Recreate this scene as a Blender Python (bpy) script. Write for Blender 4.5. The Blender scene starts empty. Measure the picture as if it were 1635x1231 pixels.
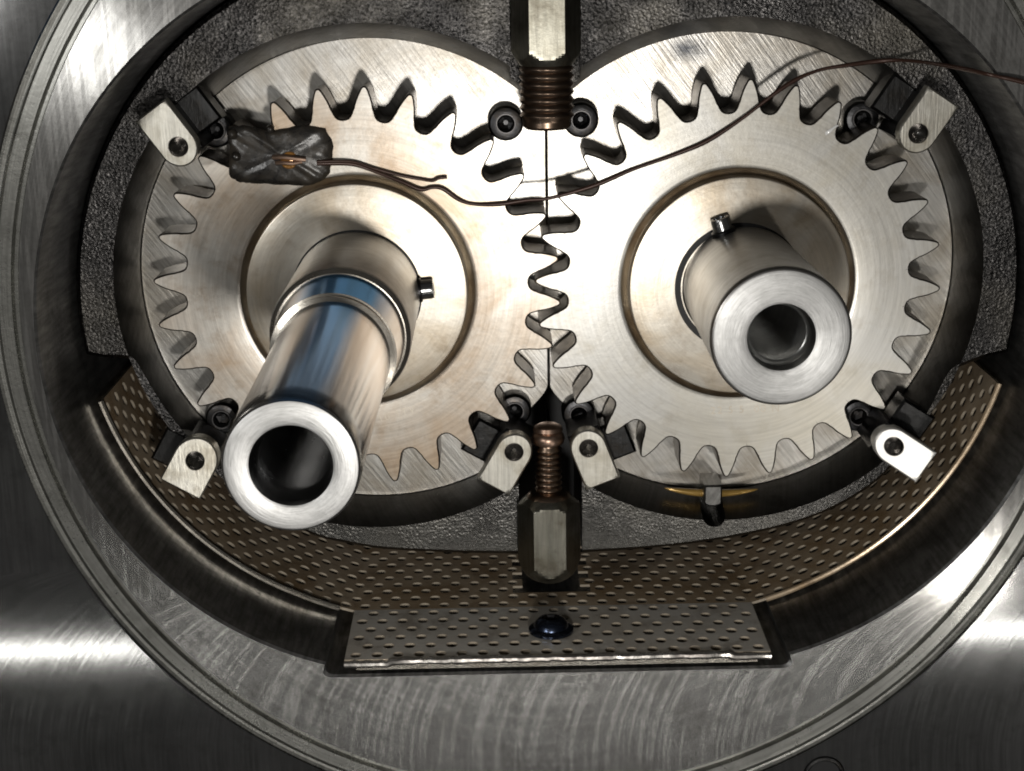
import bpy, bmesh, math, random
from mathutils import Vector, Matrix
random.seed(7)
PI = math.pi
# Authoring unit: 0.25 mm.  Machine frame: x right, y up, z towards the viewer (front faces of the gears at z = 0).
S = 0.00025
def V(x, y, z=0.0):                      # machine frame -> Blender world (Z up, viewer on the -Y side)
    return Vector((x * S, -z * S, y * S))

scene = bpy.context.scene
COL = scene.collection

# ------------------------------------------------------------------ camera
CAM_POS = (-18.7, 679.4, 2405.8)
cx = Vector((0.99997, 0.0, 0.00777)); cy = Vector((0.00211, 0.96237, -0.27175)); cz = Vector((-0.00748, 0.27176, 0.96234))
roll = math.radians(-1.0)
ax = cx * math.cos(roll) + cy * math.sin(roll)
ay = -cx * math.sin(roll) + cy * math.cos(roll)
def ax2w(v): return Vector((v.x, -v.z, v.y))
cam_data = bpy.data.cameras.new('camera')
cam = bpy.data.objects.new('camera', cam_data)
COL.objects.link(cam)
X, Y, Z = ax2w(ax), ax2w(ay), ax2w(cz)
m = Matrix(((X.x, Y.x, Z.x, 0), (X.y, Y.y, Z.y, 0), (X.z, Y.z, Z.z, 0), (0, 0, 0, 1)))
m.translation = V(*CAM_POS)
cam.matrix_world = m
cam_data.sensor_width = 36.0
cam_data.lens = 36.0 * 2500.0 / 1635.0
cam_data.clip_start = 0.01
cam_data.clip_end = 50.0
scene.camera = cam

# ------------------------------------------------------------------ world and lamps
world = bpy.data.worlds.new('World'); scene.world = world
world.use_nodes = True
world.node_tree.nodes['Background'].inputs[0].default_value = (1.0, 0.98, 0.94, 1)
world.node_tree.nodes['Background'].inputs[1].default_value = 0.040

def area_lamp(name, pos, target, power, sx, sy, colour, shape='RECTANGLE', spin=0.0):
    d = bpy.data.lights.new(name, 'AREA'); d.energy = power; d.shape = shape
    d.size = sx * S; d.size_y = sy * S; d.color = colour
    o = bpy.data.objects.new(name, d); COL.objects.link(o)
    p = V(*pos); o.location = p
    q = (V(*target) - p).to_track_quat('-Z', 'Y')
    o.rotation_euler = q.to_euler()
    return o
# hand flash held a little below the lens
area_lamp('flash_lamp', (70, 10, 2380), (60, 120, 0), 1.4, 150, 150, (1.0, 0.965, 0.91), 'DISK')
# fluorescent tube low in front of the machine
area_lamp('tube_lamp', (60, -1400, 2450), (60, -300, 150), 0.16, 4200, 20, (1.0, 0.98, 0.93))
# ceiling lamp over the left shoulder
area_lamp('ceiling_lamp', (-1650, 680, 2500), (0, 100, 0), 0.85, 300, 240, (1.0, 0.99, 0.96))

# added lamp low on the right, brightens the lower right rings
area_lamp('added_ring_lamp', (1380, -1180, 2450), (400, -200, 150), 0.32, 160, 160, (1.0, 0.96, 0.9), 'DISK')

scene.view_settings.view_transform = 'Standard'
scene.view_settings.look = 'None'
scene.view_settings.exposure = 0.0
scene.view_settings.gamma = 1.0
scene.render.engine = 'CYCLES'
scene.cycles.max_bounces = 6
scene.cycles.filter_width = 1.9
scene.cycles.sample_clamp_indirect = 4.0

# ------------------------------------------------------------------ materials
class N:
    def __init__(s, name):
        s.m = bpy.data.materials.new(name); s.m.use_nodes = True
        s.t = s.m.node_tree; s.b = s.t.nodes['Principled BSDF']; s._P = None
    def new(s, typ, **kw):
        n = s.t.nodes.new(typ)
        for k, v in kw.items(): setattr(n, k, v)
        return n
    def put(s, sock, v):
        if isinstance(v, bpy.types.NodeSocket): s.t.links.new(v, sock)
        elif v is not None: sock.default_value = v
    def P(s):                              # machine-frame coordinates, local to the object, in authoring units
        if s._P is None:
            tc = s.new('ShaderNodeTexCoord'); sp = s.new('ShaderNodeSeparateXYZ'); s.t.links.new(tc.outputs['Object'], sp.inputs[0])
            s.px = s.math('MULTIPLY', sp.outputs[0], 1 / S); s.py = s.math('MULTIPLY', sp.outputs[2], 1 / S); s.pz = s.math('MULTIPLY', sp.outputs[1], -1 / S)
            s._P = s.comb(s.px, s.py, s.pz)
        return s._P
    def math(s, op, a, b=None, c=None, clamp=False):
        n = s.new('ShaderNodeMath', operation=op, use_clamp=clamp)
        s.put(n.inputs[0], a); s.put(n.inputs[1], b)
        if c is not None: s.put(n.inputs[2], c)
        return n.outputs[0]
    def comb(s, x, y, z):
        n = s.new('ShaderNodeCombineXYZ'); s.put(n.inputs[0], x); s.put(n.inputs[1], y); s.put(n.inputs[2], z); return n.outputs[0]
    def noise(s, vec, scale, detail=3.0, rough=0.55, dist=0.0):
        n = s.new('ShaderNodeTexNoise'); s.put(n.inputs['Vector'], vec); s.put(n.inputs['Scale'], scale)
        n.inputs['Detail'].default_value = detail; n.inputs['Roughness'].default_value = rough; n.inputs['Distortion'].default_value = dist
        return n.outputs[0]
    def ramp(s, f, stops):
        n = s.new('ShaderNodeValToRGB'); s.put(n.inputs[0], f); e = n.color_ramp.elements
        while len(e) < len(stops): e.new(0.5)
        for i, (p, c) in enumerate(stops):
            e[i].position = p; e[i].color = (c, c, c, 1) if not hasattr(c, '__len__') else (*c[:3], 1)
        return n.outputs[0]
    def mix(s, f, a, b, mode='MIX'):
        n = s.new('ShaderNodeMix', data_type='RGBA', blend_type=mode)
        s.put(n.inputs[0], f); s.put(n.inputs[6], (*a, 1) if isinstance(a, tuple) else a); s.put(n.inputs[7], (*b, 1) if isinstance(b, tuple) else b)
        return n.outputs[2]
    def bump(s, h, strength, dist, normal=None):
        n = s.new('ShaderNodeBump'); n.inputs['Strength'].default_value = strength; n.inputs['Distance'].default_value = dist * S
        s.put(n.inputs['Height'], h); s.put(n.inputs['Normal'], normal); return n.outputs[0]
    def rad(s):
        s.P(); return s.math('SQRT', s.math('ADD', s.math('MULTIPLY', s.px, s.px), s.math('MULTIPLY', s.py, s.py)))
    def ang(s):
        s.P(); return s.math('ARCTAN2', s.py, s.px)
    def circ_tangent(s):
        tc = s.new('ShaderNodeTexCoord'); cr = s.new('ShaderNodeVectorMath', operation='MULTIPLY')
        s.t.links.new(tc.outputs['Object'], cr.inputs[0]); cr.inputs[1].default_value = (1, 0, 1)
        no = s.new('ShaderNodeVectorMath', operation='NORMALIZE'); s.t.links.new(cr.outputs[0], no.inputs[0]); return no.outputs[0]
    def set(s, **kw):
        for k, v in kw.items():
            k = {'base': 'Base Color', 'metallic': 'Metallic', 'rough': 'Roughness', 'aniso': 'Anisotropic', 'tangent': 'Tangent', 'normal': 'Normal',
                 'spec': 'Specular IOR Level', 'coat': 'Coat Weight', 'trans': 'Transmission Weight', 'ior': 'IOR', 'coat_rough': 'Coat Roughness'}[k]
            if isinstance(v, tuple) and k == 'Base Color': v = (*v, 1)
            s.put(s.b.inputs[k], v)
        return s.m

M = {}
def metal(name, base, stain, rough, mode, stain_amt=0.5, stain_scale=0.006, aniso=0.0, line=0.35, line_bump=0.25, seed=0.0, circ=False, lfreq=0.35, rvar=0.12, dirt=None, pits=0.0, lramp=(0.3, 0.62), arcs=0.0):
    n = N(name); P = n.P(); oi = n.new('ShaderNodeObjectInfo')
    if mode == 'circ':
        lv = n.comb(n.math('MULTIPLY', n.rad(), lfreq), n.math('MULTIPLY', n.ang(), 2.2), seed)
    elif mode == 'linx': lv = n.comb(n.math('MULTIPLY', n.px, 0.012), n.math('MULTIPLY', n.py, lfreq), n.math('MULTIPLY', n.pz, 0.3))
    elif mode == 'liny': lv = n.comb(n.math('MULTIPLY', n.px, lfreq), n.math('MULTIPLY', n.py, 0.012), n.math('MULTIPLY', n.pz, 0.3))
    elif mode == 'diag':
        u = n.math('ADD', n.math('MULTIPLY', n.px, 0.80), n.math('MULTIPLY', n.py, 0.6)); w = n.math('SUBTRACT', n.math('MULTIPLY', n.py, 0.80), n.math('MULTIPLY', n.px, 0.6))
        lv = n.comb(n.math('MULTIPLY', u, lfreq), n.math('MULTIPLY', w, 0.012), seed)
    elif mode == 'axial':                  # turned marks round the z axis
        lv = n.comb(n.math('MULTIPLY', n.pz, lfreq), n.math('MULTIPLY', n.ang(), 0.9), n.math('MULTIPLY', n.rad(), lfreq))
    elif mode == 'depth': lv = n.comb(n.math('MULTIPLY', n.ang(), 75.0), n.math('MULTIPLY', n.pz, 0.012), seed)
    else:                                  # 'swirl': face-mill arcs
        vv = n.math('MINIMUM', n.math('MAXIMUM', n.math('DIVIDE', n.math('ADD', n.py, 700.0), 330.0), -0.98), 0.98)
        u = n.math('ADD', n.px, n.math('MULTIPLY', n.math('SQRT', n.math('SUBTRACT', 1.0, n.math('MULTIPLY', vv, vv))), 330.0))
        lv = n.comb(n.math('MULTIPLY', u, lfreq), n.math('MULTIPLY', n.py, 0.006), seed)
    ln = n.noise(lv, 1.0, 4.0, 0.65)
    sv = n.new('ShaderNodeVectorMath', operation='ADD'); n.put(sv.inputs[0], P); n.put(sv.inputs[1], n.comb(n.math('MULTIPLY_ADD', oi.outputs['Random'], 900.0 if name in ('clamp_steel', 'black_oxide', 'seat_steel', 'bolt_steel', 'hole_steel') else 0.0, seed * 311.0), seed * 177.0, 0.0))
    big = n.noise(sv.outputs[0], stain_scale, 5.0, 0.6, 0.6)
    sm = n.ramp(big, [(0.40, 0.0), (0.66, 1.0)])
    col = n.mix(n.math('MULTIPLY', sm, stain_amt), base, stain)
    lr = n.ramp(ln, [(lramp[0], 1.0 - line), (lramp[1], 1.0)])
    col = n.mix(1.0, col, lr, 'MULTIPLY')
    fine = n.noise(sv.outputs[0], 0.11, 4.0, 0.7)
    if arcs:                               # sparse face-mill arcs over the turned finish
        vv = n.math('MINIMUM', n.math('MAXIMUM', n.math('DIVIDE', n.math('ADD', n.py, 720.0), 300.0), -0.97), 0.97)
        u = n.math('ADD', n.px, n.math('MULTIPLY', n.math('SQRT', n.math('SUBTRACT', 1.0, n.math('MULTIPLY', vv, vv))), 300.0))
        an = n.noise(n.comb(n.math('MULTIPLY', u, 0.13), n.math('MULTIPLY', n.py, 0.004), 3.0), 1.0, 2.0, 0.5)
        am = n.ramp(an, [(0.50, 0.0), (0.58, 1.0)])
        col = n.mix(n.math('MULTIPLY', am, arcs), col, (0.92, 0.91, 0.88))
    if dirt:
        d = n.ramp(n.noise(sv.outputs[0], 0.02, 6.0, 0.7), [(0.52, 0.0), (0.68, 1.0)])
        col = n.mix(n.math('MULTIPLY', d, dirt[1]), col, dirt[0])
    r = n.math('ADD', rough - rvar * 0.5, n.math('MULTIPLY', n.math('ADD', n.math('MULTIPLY', big, 0.6), n.math('MULTIPLY', fine, 0.4)), rvar))
    nm = n.bump(ln, line_bump, 1.2)
    nm = n.bump(fine, 0.12 + pits, 1.0 + pits * 2, nm)
    n.set(base=col, metallic=1.0, rough=r, normal=nm, aniso=aniso)
    if circ: n.set(tangent=n.circ_tangent())
    M[name] = n.m
    return n

metal('gear_steel', (0.60, 0.57, 0.52), (0.40, 0.29, 0.19), 0.38, 'circ', 0.8, 0.006, 0.35, 0.22, 0.12, 1.3, True, 0.22, 0.16, ((0.26, 0.18, 0.11), 0.45))
metal('gear_steel_clean', (0.62, 0.61, 0.58), (0.50, 0.46, 0.37), 0.38, 'circ', 0.6, 0.005, 0.35, 0.18, 0.10, 4.1, True, 0.22, 0.14, ((0.36, 0.32, 0.25), 0.35))
metal('boss_steel', (0.62, 0.58, 0.51), (0.42, 0.33, 0.22), 0.36, 'circ', 0.7, 0.009, 0.3, 0.14, 0.10, 2.2, True, 0.3, 0.14, ((0.24, 0.18, 0.12), 0.4))
metal('plate_steel', (0.58, 0.565, 0.535), (0.34, 0.30, 0.24), 0.33, 'diag', 0.75, 0.010, 0.0, 0.35, 0.35, 0.6, False, 0.28, 0.18, ((0.25, 0.22, 0.18), 0.4))
metal('shaft_steel', (0.50, 0.49, 0.475), (0.34, 0.325, 0.31), 0.34, 'axial', 0.6, 0.014, 0.0, 0.25, 0.10, 3.0, False, 0.25, 0.14, ((0.24, 0.20, 0.16), 0.5))
metal('shaft_end_steel', (0.54, 0.54, 0.535), (0.40, 0.40, 0.39), 0.50, 'circ', 0.4, 0.05, 0.4, 0.26, 0.35, 5.0, True, 0.45, 0.12)
metal('flange_steel', (0.66, 0.66, 0.65), (0.42, 0.42, 0.42), 0.085, 'swirl', 0.9, 0.004, 0.0, 0.30, 0.010, 7.0, False, 0.16, 0.06, ((0.26, 0.26, 0.25), 0.5), -0.112, (0.36, 0.64))
metal('seal_face_steel', (0.46, 0.455, 0.44), (0.30, 0.295, 0.285), 0.21, 'circ', 0.7, 0.007, 0.82, 0.35, 0.05, 8.0, True, 0.20, 0.10, ((0.20, 0.195, 0.18), 0.5), -0.08, (0.36, 0.62), 0.24)
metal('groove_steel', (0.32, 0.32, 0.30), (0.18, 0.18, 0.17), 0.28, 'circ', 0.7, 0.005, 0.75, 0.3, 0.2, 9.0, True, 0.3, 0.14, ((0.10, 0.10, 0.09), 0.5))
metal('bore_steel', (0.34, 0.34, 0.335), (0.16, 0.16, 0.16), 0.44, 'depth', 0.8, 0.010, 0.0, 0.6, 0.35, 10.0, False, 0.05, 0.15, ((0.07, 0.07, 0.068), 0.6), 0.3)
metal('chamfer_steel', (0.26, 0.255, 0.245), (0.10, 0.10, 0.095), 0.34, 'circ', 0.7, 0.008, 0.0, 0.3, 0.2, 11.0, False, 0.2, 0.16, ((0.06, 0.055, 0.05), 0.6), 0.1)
metal('clamp_steel', (0.66, 0.64, 0.575), (0.40, 0.37, 0.30), 0.40, 'liny', 0.7, 0.02, 0.0, 0.30, 0.3, 12.0, False, 0.25, 0.16, ((0.20, 0.165, 0.11), 0.55))
metal('glare_clamp_steel', (0.90, 0.89, 0.86), (0.80, 0.78, 0.74), 0.55, 'liny', 0.3, 0.02, 0.0, 0.06, 0.08, 13.0, False, 0.25, 0.08)  # paler copy of clamp_steel, flash glare put into its colour
metal('bolt_steel', (0.30, 0.29, 0.245), (0.16, 0.145, 0.11), 0.34, 'liny', 0.7, 0.02, 0.0, 0.35, 0.2, 14.0, False, 0.15, 0.16, ((0.09, 0.075, 0.055), 0.6))
metal('thread_bronze', (0.26, 0.19, 0.14), (0.14, 0.09, 0.065), 0.30, 'linx', 0.6, 0.03, 0.0, 0.1, 0.1, 15.0, False, 0.2, 0.1)
metal('copper', (0.42, 0.29, 0.22), (0.24, 0.16, 0.12), 0.35, 'linx', 0.6, 0.03, 0.0, 0.1, 0.1, 16.0, False, 0.2, 0.1)
metal('mesh_steel', (0.62, 0.50, 0.36), (0.34, 0.22, 0.11), 0.26, 'linx', 0.9, 0.008, 0.0, 0.1, 0.1, 17.0, False, 0.2, 0.16, ((0.16, 0.11, 0.07), 0.55))
metal('rim_steel', (0.66, 0.62, 0.55), (0.40, 0.34, 0.27), 0.26, 'linx', 0.5, 0.02, 0.0, 0.1, 0.1, 18.0, False, 0.2, 0.12)
metal('black_oxide', (0.06, 0.06, 0.062), (0.03, 0.03, 0.032), 0.36, 'linx', 0.6, 0.03, 0.0, 0.2, 0.2, 19.0, False, 0.2, 0.2, ((0.10, 0.08, 0.06), 0.5), 0.2)
metal('socket_steel', (0.14, 0.135, 0.135), (0.08, 0.075, 0.075), 0.45, 'linx', 0.6, 0.05, 0.0, 0.1, 0.1, 20.0, False, 0.2, 0.12)
metal('hole_steel', (0.22, 0.21, 0.20), (0.08, 0.08, 0.08), 0.25, 'circ', 0.6, 0.03, 0.0, 0.1, 0.1, 25.0, False, 0.2, 0.1)
metal('seat_steel', (0.05, 0.05, 0.05), (0.025, 0.025, 0.025), 0.36, 'liny', 0.7, 0.02, 0.0, 0.3, 0.3, 26.0, False, 0.2, 0.14, ((0.03, 0.025, 0.02), 0.7), 0.2)
metal('pin_steel', (0.42, 0.42, 0.42), (0.20, 0.20, 0.21), 0.22, 'linx', 0.6, 0.05, 0.0, 0.1, 0.1, 27.0)
metal('thread_light', (0.42, 0.42, 0.41), (0.26, 0.26, 0.25), 0.30, 'axial', 0.5, 0.03, 0.0, 0.1, 0.1, 28.0, False, 0.2, 0.1)
metal('thread_dark', (0.22, 0.22, 0.22), (0.12, 0.12, 0.12), 0.26, 'axial', 0.5, 0.03, 0.0, 0.1, 0.1, 21.0, False, 0.2, 0.1)

def shaft_blue():                          # drive shaft: ground steel tinted blue in a strip along one side
    n = N('blue_tint_shaft_steel'); P = n.P()
    a = n.ang()                            # the blue side sits near 108 degrees
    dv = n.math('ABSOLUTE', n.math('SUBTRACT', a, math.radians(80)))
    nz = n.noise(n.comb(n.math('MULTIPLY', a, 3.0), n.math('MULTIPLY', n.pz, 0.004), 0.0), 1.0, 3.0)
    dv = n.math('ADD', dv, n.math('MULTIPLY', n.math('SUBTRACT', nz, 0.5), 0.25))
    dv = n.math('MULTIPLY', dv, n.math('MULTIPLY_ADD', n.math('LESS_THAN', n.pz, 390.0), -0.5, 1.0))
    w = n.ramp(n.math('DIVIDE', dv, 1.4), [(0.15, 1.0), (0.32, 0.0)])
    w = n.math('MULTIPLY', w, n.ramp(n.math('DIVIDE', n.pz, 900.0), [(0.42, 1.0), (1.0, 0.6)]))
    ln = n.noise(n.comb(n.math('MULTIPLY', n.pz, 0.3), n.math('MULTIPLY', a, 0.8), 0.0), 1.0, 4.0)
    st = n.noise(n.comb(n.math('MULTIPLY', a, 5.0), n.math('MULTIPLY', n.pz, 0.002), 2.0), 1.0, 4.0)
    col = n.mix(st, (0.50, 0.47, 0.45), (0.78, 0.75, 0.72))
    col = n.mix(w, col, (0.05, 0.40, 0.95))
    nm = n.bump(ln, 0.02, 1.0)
    M['blue_tint_shaft_steel'] = n.set(base=col, metallic=1.0, rough=n.math('ADD', 0.13, n.math('MULTIPLY', ln, 0.08)), normal=nm)
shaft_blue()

def cast_iron():                           # sand-cast gear case, dark and coarse
    n = N('cast_iron'); P = n.P()
    g1 = n.noise(P, 0.20, 3.0, 0.7); vo = n.new('ShaderNodeTexVoronoi'); n.put(vo.inputs['Vector'], P); vo.inputs['Scale'].default_value = 0.22
    big = n.noise(P, 0.006, 4.0)
    h = n.math('ADD', g1, n.math('MULTIPLY', vo.outputs[0], 0.5))
    g2 = n.ramp(g1, [(0.38, 0.0), (0.68, 1.0)])
    col = n.mix(g2, (0.016, 0.016, 0.016), (0.125, 0.12, 0.118))
    col = n.mix(n.math('MULTIPLY', n.ramp(big, [(0.45, 0.0), (0.7, 1.0)]), 0.5), col, (0.13, 0.12, 0.10))
    top = n.ramp(n.math('MULTIPLY_ADD', n.py, 0.0016, 0.5), [(0.02, 0.0), (0.30, 1.0)])      # sand-cast above, wiped smoother below
    col = n.mix(n.math('MULTIPLY_ADD', top, -0.6, 0.6), col, (0.20, 0.195, 0.18))
    amp = n.math('MULTIPLY_ADD', top, 0.8, 0.2)
    patch = n.ramp(n.noise(P, 0.02, 4.0), [(0.35, 0.35), (0.65, 1.0)])
    h = n.math('MULTIPLY', h, n.math('MULTIPLY', amp, patch))
    nm = n.bump(h, 1.0, 2.4)
    r = n.math('ADD', 0.20, n.math('MULTIPLY', big, 0.2))
    M['cast_iron'] = n.set(base=col, metallic=1.0, rough=r, normal=nm)
cast_iron()
def simple(name, base, metallic, rough, noise=0.3, scale=0.05, bump=0.2, **kw):
    n = N(name); P = n.P(); z = n.noise(P, scale, 4.0, 0.6)
    c2 = tuple(c * (1 - noise) for c in base)
    col = n.mix(z, c2, base)
    M[name] = n.set(base=col, metallic=metallic, rough=rough, normal=n.bump(z, bump, 2.0), **kw)
simple('dark_cavity', (0.012, 0.012, 0.013), 0.0, 0.6)
simple('wire_varnish', (0.075, 0.036, 0.025), 0.3, 0.35, 0.6, 0.03)
simple('oil_amber', (0.48, 0.30, 0.08), 0.3, 0.15, 0.5, 0.03)
def resin():
    n = N('resin'); P = n.P()
    z = n.noise(P, 0.035, 5.0, 0.65, 0.8); f = n.noise(P, 0.075, 4.0, 0.6)
    col = n.mix(n.ramp(z, [(0.42, 0.0), (0.66, 1.0)]), (0.022, 0.020, 0.018), (0.050, 0.041, 0.031))
    M['resin'] = n.set(base=col, metallic=0.0, rough=n.math('ADD', 0.14, n.math('MULTIPLY', z, 0.3)), normal=n.bump(f, 0.3, 2.5), spec=0.5)
resin()

# ------------------------------------------------------------------ mesh helpers
def link(name, me, parent=None, origin=(0, 0, 0)):
    o = bpy.data.objects.new(name, me); COL.objects.link(o)
    if parent is not None: o.parent = parent
    o.location = V(*origin)
    return o
def mesh(name, verts, faces, mat, parent=None, origin=(0, 0, 0), sharp=32, weld=0.0, fix=True):
    me = bpy.data.meshes.new(name)
    bm = bmesh.new()
    vs = [bm.verts.new(V(*v)) for v in verts]
    for f in faces:
        if len(set(f)) < 3: continue
        try: bm.faces.new([vs[i] for i in dict.fromkeys(f)])
        except ValueError: pass
    if weld: bmesh.ops.remove_doubles(bm, verts=bm.verts, dist=weld * S)
    if fix: bmesh.ops.recalc_face_normals(bm, faces=bm.faces)
    bm.to_mesh(me); bm.free()
    me.polygons.foreach_set('use_smooth', [True] * len(me.polygons))
    me.set_sharp_from_angle(angle=math.radians(sharp))
    me.materials.append(M[mat])
    return link(name, me, parent, origin)
def empty(name, origin, parent=None):
    o = bpy.data.objects.new(name, None); COL.objects.link(o); o.empty_display_size = 0.005
    o.location = V(*origin)
    if parent is not None: o.parent = parent
    return o
def tag(o, label, cat, group=None):
    o['label'] = label; o['category'] = cat
    if group: o['group'] = group
    return o
def rings(loops, closed=True, cap0=False, cap1=False):
    """loops of equal length -> verts, faces"""
    n = len(loops[0]); v = [p for l in loops for p in l]; f = []
    for i in range(len(loops) - 1):
        for j in range(n if closed else n - 1):
            k = (j + 1) % n
            f.append((i * n + j, i * n + k, (i + 1) * n + k, (i + 1) * n + j))
    if cap0: f.append(tuple(range(n))[::-1])
    if cap1: f.append(tuple(range((len(loops) - 1) * n, len(loops) * n)))
    return v, f
def lathe(profile, n=96, cap0=False, cap1=False, axis='z', phase=0.0):
    loops = []
    for r, h in profile:
        l = []
        for j in range(n):
            a = 2 * PI * j / n + phase
            c, s = r * math.cos(a), r * math.sin(a)
            l.append((c, s, h) if axis == 'z' else (c, h, s))
        loops.append(l)
    return rings(loops, True, cap0, cap1)
def tube(path, r, n=8):
    pts = [Vector(p) for p in path]; loops = []
    for i, p in enumerate(pts):
        t = (pts[min(i + 1, len(pts) - 1)] - pts[max(i - 1, 0)]).normalized()
        u = t.cross(Vector((0.3, 0.2, 1))).normalized(); w = t.cross(u)
        rr = r[i] if hasattr(r, '__len__') else r
        loops.append([tuple(p + u * (rr * math.cos(2 * PI * j / n)) + w * (rr * math.sin(2 * PI * j / n))) for j in range(n)])
    return rings(loops, True, True, True)
def spline(pts, k=6):
    P = [Vector(p) for p in pts]; out = []
    for i in range(len(P) - 1):
        p0, p1, p2, p3 = P[max(i - 1, 0)], P[i], P[i + 1], P[min(i + 2, len(P) - 1)]
        for j in range(k):
            t = j / k
            out.append(0.5 * ((2 * p1) + (p2 - p0) * t + (2 * p0 - 5 * p1 + 4 * p2 - p3) * t * t + (3 * p1 - p0 - 3 * p2 + p3) * t ** 3))
    out.append(P[-1]); return [tuple(p) for p in out]
def offset_loop(pts, d):
    """inset a counter-clockwise closed 2-D loop by d"""
    n = len(pts); out = []
    for i in range(n):
        a, b, c = Vector(pts[i - 1]), Vector(pts[i]), Vector(pts[(i + 1) % n])
        t1 = (b - a).normalized(); t2 = (c - b).normalized()
        n1 = Vector((-t1.y, t1.x)); n2 = Vector((-t2.y, t2.x)); nn = n1 + n2
        if nn.length < 1e-6: nn = n1
        nn.normalize(); k = d / max(0.5, nn.dot(n1))
        out.append((b.x + nn.x * k, b.y + nn.y * k))
    return out
def prism(pts, z0, z1, ch=2.0):
    """closed CCW loop extruded from z0 (back) to z1 (front) with a chamfered front edge"""
    ins = offset_loop(pts, ch)
    return rings([[(x, y, z0) for x, y in pts], [(x, y, z1 - ch) for x, y in pts], [(x, y, z1) for x, y in ins]], True, True, True)
def boxv(x0, x1, y0, y1, z0, z1):
    v = [(x, y, z) for z in (z0, z1) for x, y in ((x0, y0), (x1, y0), (x1, y1), (x0, y1))]
    return v, [(0, 3, 2, 1), (4, 5, 6, 7), (0, 1, 5, 4), (1, 2, 6, 5), (2, 3, 7, 6), (3, 0, 4, 7)]

# ------------------------------------------------------------------ dimensions
GL = (-239.5, 157.0); GR = (358.0, 157.0)          # gear centres
MID = 59.3
RC = (56.0, 155.0)                                  # centre of the turned flange rings
BC = (62.0, 137.0); BH = 207.0; BR = 544.0          # oval bore: centre, half spacing of its two arcs, radius
NOTCH = (-308.0, 432.0, -407.0)                     # floor notch of the bore
ZF, ZS, ZB = 200.0, 190.0, -300.0                   # flange face, seal face, back of the cavity
ZC, ZP = -15.0, -98.0                               # gear case face, bearing plates

def bore_r(th, grow=0.0, notch=True):
    """distance from the bore centre to its outline along direction th"""
    c, s = math.cos(th), math.sin(th); R = BR + grow
    best = 0.0
    for sx in (-BH, BH):                            # the two arcs
        b = c * sx; disc = b * b - (sx * sx - R * R)
        if disc > 0:
            t = b + math.sqrt(disc); px = t * c
            if (sx < 0 and px <= -BH) or (sx > 0 and px >= BH): best = max(best, t)
    if abs(s) > 1e-6:
        t = R / abs(s)
        if abs(t * c) <= BH: best = max(best, t)
    if notch and s < -0.3:
        yb = NOTCH[2] - BC[1] - grow; x0 = NOTCH[0] - BC[0] - grow; x1 = NOTCH[1] - BC[0] + grow
        t = yb / s; px = t * c; rd = 26.0
        if x0 < px < x1:
            e = min(px - x0, x1 - px)
            if e < rd: t -= (rd - math.sqrt(max(0.0, rd * rd - (rd - e) ** 2))) * 0.9
            best = max(best, t)
    return best

# ------------------------------------------------------------------ pump housing
def build_housing():
    h = empty('pump_housing', (RC[0], RC[1], ZB))
    tag(h, 'grey machined steel pump housing flange with an oval bore around the two gears', 'pump housing')
    org = (0, 0, -ZB)
    o = lathe([(808, ZF - 14), (809, ZF - 2), (811, ZF), (860, ZF), (1000, ZF), (1500, ZF)], 256)
    mesh('flange_face', *o, 'flange_steel', h, org)
    o = lathe([(808.5, ZF - 14), (800, ZF - 15), (798, ZF - 3), (796, ZS + 2.2), (778, ZS + 1.2), (775, ZS - 7), (770, ZS - 7), (767, ZS)], 256)
    mesh('seal_groove', *o, 'groove_steel', h, org)
    # seal face between the groove circle and the bore outline, then the bore wall
    NA = 900; angs = [2 * PI * i / NA for i in range(NA)]
    dx, dy = BC[0] - RC[0], BC[1] - RC[1]
    def outl(g, z): return [(dx + bore_r(a, g) * math.cos(a), dy + bore_r(a, g) * math.sin(a), z) for a in angs]
    circ = []
    for p in outl(4, ZS):
        a = math.atan2(p[1], p[0]); circ.append((767 * math.cos(a), 767 * math.sin(a), ZS))
    mid = [tuple((Vector(a) + Vector(b)) / 2) for a, b in zip(circ, outl(4, ZS))]
    mesh('seal_face', *rings([circ, mid, outl(4, ZS)]), 'seal_face_steel', h, org)
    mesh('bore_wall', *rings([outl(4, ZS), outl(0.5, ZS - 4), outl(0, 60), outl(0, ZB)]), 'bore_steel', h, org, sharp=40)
    mesh('back_wall', *lathe([(0.5, ZB), (400, ZB), (900, ZB)], 64), 'dark_cavity', h, org)
    # hole in the flange at the lower right, its dark painted as a black disc
    pos = (480 - RC[0], -592 - RC[1], ZF - ZB)
    pr_ = mesh('flange_hole_rim', *lathe([(33, 0.1), (31, 3), (27, 4), (25.5, 3), (25, 0.6)], 48), 'seat_steel', h, pos)
    mesh('flange_hole_disc', *lathe([(25.2, 1.2), (12, 0.8), (0.5, 0.8)], 48), 'dark_cavity', pr_)
    return h
build_housing()

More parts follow.
